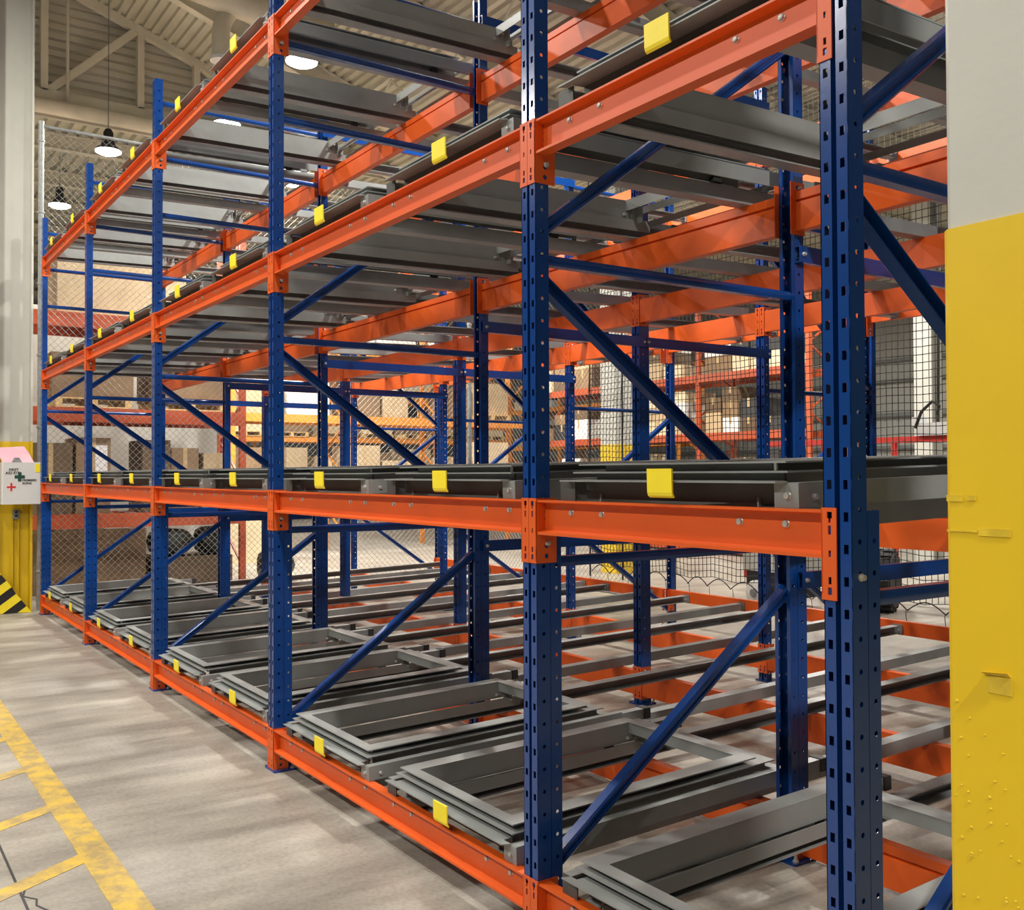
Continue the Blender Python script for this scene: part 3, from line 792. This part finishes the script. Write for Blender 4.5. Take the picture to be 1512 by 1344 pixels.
def store_rack(label, loc, rz, length, depth, levels, bays, mat, top, bh=.14):
    """rack with its face along local +x.. length along local x, face at local y=0, body behind (+y)"""
    t_ = thing('store_rack', label, 'rack', loc, None, rz)
    for k in range(bays+1):
        x = k*length/bays
        for y in (0.0, depth-.08):
            MB().box(x-.045, x+.045, y, y+.03, 0, top).box(x-.045, x-.040, y+.03, y+.08, 0, top).box(x+.040, x+.045, y+.03, y+.08, 0, top).build('upright', mat, t_)
        z = .3
        while z < top-.8:
            MB().bar((x, .06, z), (x, depth-.06, z+.6), [(-.015, -.015), (.015, -.015), (.015, .015), (-.015, .015)]).build('brace', mat, t_)
            MB().bar((x, depth-.06, z+.62), (x, .06, z+1.2), [(-.015, -.015), (.015, -.015), (.015, .015), (-.015, .015)]).build('brace', mat, t_); z += 1.25
    for z in levels:
        for k in range(bays):
            x0 = k*length/bays+.046; x1 = (k+1)*length/bays-.046
            for y in (-.012, depth-.04):
                MB().box(x0, x1, y, y+.05, z-bh, z).build('beam', mat, t_)
            d = MB()
            for j in range(12): d.box(x0+(x1-x0)*(j+.5)/12-.01, x0+(x1-x0)*(j+.5)/12+.01, .04, depth-.042, z-.012, z+.001)
            o = d.build('deck_bars', 'galvanised', t_); o['kind'] = 'stuff'
    return t_
# --- rack standing behind the end fence: face on plane x = -13, faces the rack (+x); length along y
struct(MB().box(-15.3, -15.2, -3, 3.5, 0, 4.3).build('wall_partition', 'wall_paint'), 'pale grey partition wall behind the end store rack')
store_rack('rust-orange store rack behind the end fence, loaded with brown boxes', (-13.0, -1.0, 0), math.pi/2, 4.06, 1.1, (1.11, 2.58, 3.89), 1, 'rack_rust', 5.2, .20)
G1 = 'boxes on the store rack behind the end fence'
for y, sy, z, sz, mt, lb, l2 in ((.42, .56, 1.112, .98, 'cardboard_dark', 'large brown carton at the fence post end of the middle shelf', False), (.97, .46, 1.112, 1.06, 'cardboard', 'tall brown carton with white paper label on the middle shelf', True),
                            (1.83, .40, 1.112, 1.04, 'cardboard_dark', 'narrow brown carton on the middle shelf past the pale gap', False), (2.24, .40, 1.112, .93, 'cardboard', 'short brown carton beside the narrow one, middle shelf', False), (2.72, .42, 1.112, .86, 'cardboard_light', 'pale brown carton near the rust upright, middle shelf', False)):
    carton(-13.55, y, z, .8, sy, sz, mt, lb, 0, G1, 'x', l2)
for y, lb in ((.95, 'first'), (2.30, 'second')):
    pallet(-13.55, y, 2.582, 'wooden pallet under the %s big box on the upper shelf behind the end fence' % lb)
    carton(-13.55, y, 2.722, .95, 1.08, .62, 'cardboard', 'big open brown box on a pallet, %s on the upper shelf' % lb, 0, G1)
carton(-13.55, 1.35, 3.892, .95, 1.75, .80, 'cardboard_light', 'long pale crate on the top shelf behind the end fence', 0, G1, cat='crate')
carton(-13.70, .95, .002, 1.0, 1.5, .88, 'kraft_wrap', 'big crate wrapped in brown paper on the floor behind the end fence', 0, G1, cat='crate')
carton(-13.62, 2.36, .002, 1.0, 1.16, .44, 'cardboard_dark', 'low brown box under the black bags behind the end fence', 0, G1)
def bag(x, y, z, sx, sy, sz, label):
    m = MB(); secs = []
    for i in range(9):
        a = -math.pi/2+math.pi*i/8; rr = max(.02, math.cos(a))**.6; h = (math.sin(a)*.5+.5)*sz
        secs.append([(sx/2*rr*(1+.10*math.sin(3*t*.3927+i))*math.cos(t*.3927), sy/2*rr*(1+.08*math.cos(5*t*.3927+i*1.7))*math.sin(t*.3927), h) for t in range(16)])
    m.ring(secs); o = m.build('filled_bag', 'bag_green', None, True); o.location = (x, y, z); tag(o, label, 'bag', 'dark bags behind the end fence'); return o
bag(-13.55, 2.13, .445, .85, .66, .40, 'fat dark bag lying on the low brown box'); bag(-13.50, 2.72, .445, .8, .48, .42, 'dark bag lying next to the fat one on the low box'); bag(-13.1, 3.60, .0, .7, .55, .50, 'slumped dark bag on the floor beside the low box')
for k in range(3):
    tag(MB().box(-14.2, -13.3, .3+.05*k, 1.5-.04*k, .885+.022*k, .905+.022*k).build('white_sheet', 'white_sheet'), 'white sheet lying on the paper-wrapped crate, %s of three' % ['lowest', 'middle', 'topmost'][k], 'sheet', 'white sheets on the wrapped crate')
carton(-16.9, 3.9, 0, 1.2, 2.2, 1.25, 'cream_board', 'wide cream block standing in for the brightly lit floor beyond the partition', 0, None, cat='crate')  # added block; its cream colour stands for lit floor and wall

# --- bright rack further away, facing +x
store_rack('orange store rack farther behind the end fence, stacked with pale cartons', (-18.0, 4.6, 0), math.pi/2, 7.4, 1.1, (1.35, 2.90, 4.40), 3, 'rack_amber', 5.6, .17)
random.seed(21)
MT = ['cardboard_light', 'cream_board', 'cardboard', 'cardboard_light', 'white_sheet', 'cardboard_dark']
ci = 0
SH = {1.35: 'lower', 2.90: 'middle', 4.40: 'upper'}
for z in (1.35, 2.90, 4.40):
    y = 4.75; n = 0
    while y < 11.7:
        e_ = [c for c in (7.067, 9.533, 12.0, 99) if c > y][0]
        if y+1.22 > e_: y = e_+.12; continue
        if y > 12: break
        sy = random.choice((.62, .75, .95)); sz = random.uniform(.5, 1.0)
        pal = random.random() < .5
        n += 1
        if pal: pallet(-18.55, y+.52, z+.002, 'pale wooden pallet at place %d on the %s shelf of the farther rack' % (n, SH[z])); zz_ = z+.142; sy = .98
        else: zz_ = z+.002
        if pal: y0 = y+.52; adv = 1.12
        else: y0 = y+sy/2; adv = sy+.08
        mt = random.choice(MT[:5])
        carton(-18.55, y0, zz_, .9, sy, sz, mt, '%s carton at place %d on the %s shelf of the farther rack' % ({'cardboard_light': 'pale brown', 'cream_board': 'cream', 'cardboard': 'brown', 'white_sheet': 'white'}[mt], n, SH[z]), 0, 'cartons in the farther rack')
        y += adv
store_rack('amber store rack in the distance with wooden pallets', (-26.0, 5.5, 0), math.pi/2, 11.2, 1.1, (1.5, 2.75, 4.0), 4, 'rack_amber', 5.6, .15)
for j, z in enumerate((1.5, 2.75, 4.0)):
    for k in range(8):
        y = 6.25+k*1.4
        pallet(-26.5, y, z+.002, 'wooden pallet in the distant amber rack, %s shelf, place %d' % (['low', 'mid', 'high'][j], k+1))
        mt = ['cream_board', 'cardboard_light', 'cardboard'][(k*2+j) % 3]
        carton(-26.5, y, z+.142, .95, 1.0, .55+.12*((k+j) % 3), mt, '%s carton in the distant amber rack, %s shelf, place %d' % ({'cream_board': 'cream', 'cardboard_light': 'pale brown', 'cardboard': 'brown'}[mt], ['low', 'mid', 'high'][j], k+1), 0, 'cartons in the distant amber rack')

# --- rack behind the netting, facing the aisle (-y)
def filled(label, loc, length, bays, levels, mat, top, tagname, seed):
    store_rack(label, loc, 0, length, 1.1, levels, bays, mat, top, .15)
    random.seed(seed); bl = length/bays
    for j, z in enumerate(levels):
        for b in range(bays):
            x = loc[0]+b*bl+.16; n = 0
            while x < loc[0]+(b+1)*bl-.82:
                sx = random.choice((.42, .55, .7)); sz = random.uniform(.28, .8); n += 1
                mt = random.choice(('cardboard', 'cardboard_light', 'white_sheet', 'cream_board', 'cardboard_dark', 'dark_grey'))
                cn = {'cardboard': 'brown', 'cardboard_light': 'pale brown', 'white_sheet': 'white', 'cream_board': 'cream', 'cardboard_dark': 'dark brown', 'dark_grey': 'black'}[mt]
                sz = random.uniform(.22, .48); zc = z+.002; q = 0
                while zc+sz < z+(levels[1]-levels[0])-.20 and q < 3:
                    q += 1
                    carton(x+sx/2+random.uniform(-.015, .015), loc[1]+.52, zc, sx, .9, sz, mt, '%s box, %s of its stack, %s, %s shelf, section %d, place %d' % (cn, ['bottom', 'second', 'third'][q-1], tagname, ['lowest', 'second', 'third', 'top'][j], b+1, n), 0, 'boxes, '+tagname)
                    zc += sz+.005; sz = random.uniform(.18, .42)
                    if random.random() < .25: break
                    mt = random.choice(('cardboard', 'cardboard_light', 'white_sheet', 'cream_board', 'cardboard_dark', 'dark_grey'))
                    cn = {'cardboard': 'brown', 'cardboard_light': 'pale brown', 'white_sheet': 'white', 'cream_board': 'cream', 'cardboard_dark': 'dark brown', 'dark_grey': 'black'}[mt]
                x += sx+.05
filled('rust-red store rack behind the netting, crammed with boxes', (-18.6, 12.6, 0), 8.4, 3, (.20, 1.30, 2.45, 3.65), 'rack_rust', 5.0, 'rack behind netting', 5)
filled('orange store rack standing beyond the corner of the fence', (-28.0, 18.2, 0), 8.6, 3, (1.30, 2.60, 3.9), 'rack_amber', 5.0, 'corner rack', 9)

# building column behind the netting
t_ = thing('building_column', 'white square column with yellow base standing behind the netting', 'column', (-11.0, 8.75, 0))
m = MB(); chamfer_box(m, -.21, .21, -.21, .21, 2.12, 6.99, .015); m.build('upper_shaft', 'column_grey', t_)
m = MB(); chamfer_box(m, -.214, .214, -.214, .214, 0, 2.12, .015); m.build('painted_base', 'guard_yellow', t_)

h_column((-8.7, 14.0, 0), 'slim pale steel column standing past the end of the crammed rack', -.14, .14, 6.99, .0001)
# red guard rail
t_ = thing('guard_rail', 'red tubular guard rail of two bars behind the netting', 'railing', (-8.4, 9.3, 0))
for z in (1.0, 2.06): MB().box(0, 5.6, -.03, .03, z-.04, z+.04).build('bar', 'rail_red', t_)
for k in range(6): MB().box(k*1.1, k*1.1+.06, -.03, .03, 0, 2.02).build('post', 'rail_red', t_)
t_ = thing('white_device', 'white machine box with a black hose standing on the red rail', 'device', (-5.55, 9.3, 2.101))
MB().box(-.25, .25, -.10, .10, 0, .16).box(-.30, -.22, -.10, .10, .12, .24).build('housing', 'white_enamel', t_)
MB().tube([(-.25, -.1, .1), (-.15, -.12, .3), (0, -.12, .42), (.08, -.1, .36), (.05, -.1, .25)], .02, 8).build('hose', 'black', t_, True)
MB().tube([(.0, 0, .16), (.02, 0, 1.6), (.0, 0, 3.4)], .018, 8).build('riser', 'black', t_)
# pallet truck
t_ = thing('pallet_truck', 'grey and black pallet truck with white wheel and red mast behind the netting', 'truck', (-6.8, 7.75, 0))
m = MB(); chamfer_box(m, -.32, .5, -.28, .28, .42, .68, .02); m.build('battery_box', 'column_grey', t_)
m = MB(); chamfer_box(m, -.28, .48, -.26, .26, .12, .419, .02); m.build('chassis', 'black', t_)
MB().lathe([(.0, -.04), (.05, -.05), (.14, -.04), (.155, -.02), (.155, .04), (.0, .04)], 24, (-.03, -.34, .16), 'y').build('wheel', 'wheel_white', t_, True)
MB().lathe([(.0, -.015), (.05, -.015), (.05, .0), (.0, .0)], 16, (-.03, -.391, .16), 'y').build('wheel_hub', 'galvanised', t_, True)
MB().box(-.45, -.33, -.10, .10, .30, 1.05).build('mast', 'rail_red', t_)
MB().box(-.04, .02, -.285, -.281, .50, .57).build('decal', 'white_enamel', t_)
MB().box(-.25, .40, -.2, .2, .681, .80).build('control_cover', 'dark_grey', t_)
# big tyre
t_ = thing('spare_tyre', 'big black lugged tyre standing behind the netting', 'tyre', (-5.58, 8.2, .37), None, .4)
MB().lathe([(.18, -.13), (.31, -.14), (.345, -.10), (.345, .10), (.31, .14), (.18, .13)], 28, (0, 0, 0), 'x').build('carcass', 'rubber', t_, True)
for k in range(18):
    a = k*math.pi/9
    for s in (-1, 1):
        m = MB().box(s*.015 if s > 0 else -.13, .13 if s > 0 else -.015, -.03, .03, .335, .372); o = m.build('lug', 'rubber', t_); o.rotation_euler = (a+(.17 if s > 0 else 0), 0, 0)
MB().lathe([(.0, -.06), (.10, -.08), (.18, -.12), (.18, .12), (.10, .08), (.0, .06)], 24, (0, 0, 0), 'x').build('rim', 'wheel_white', t_, True)
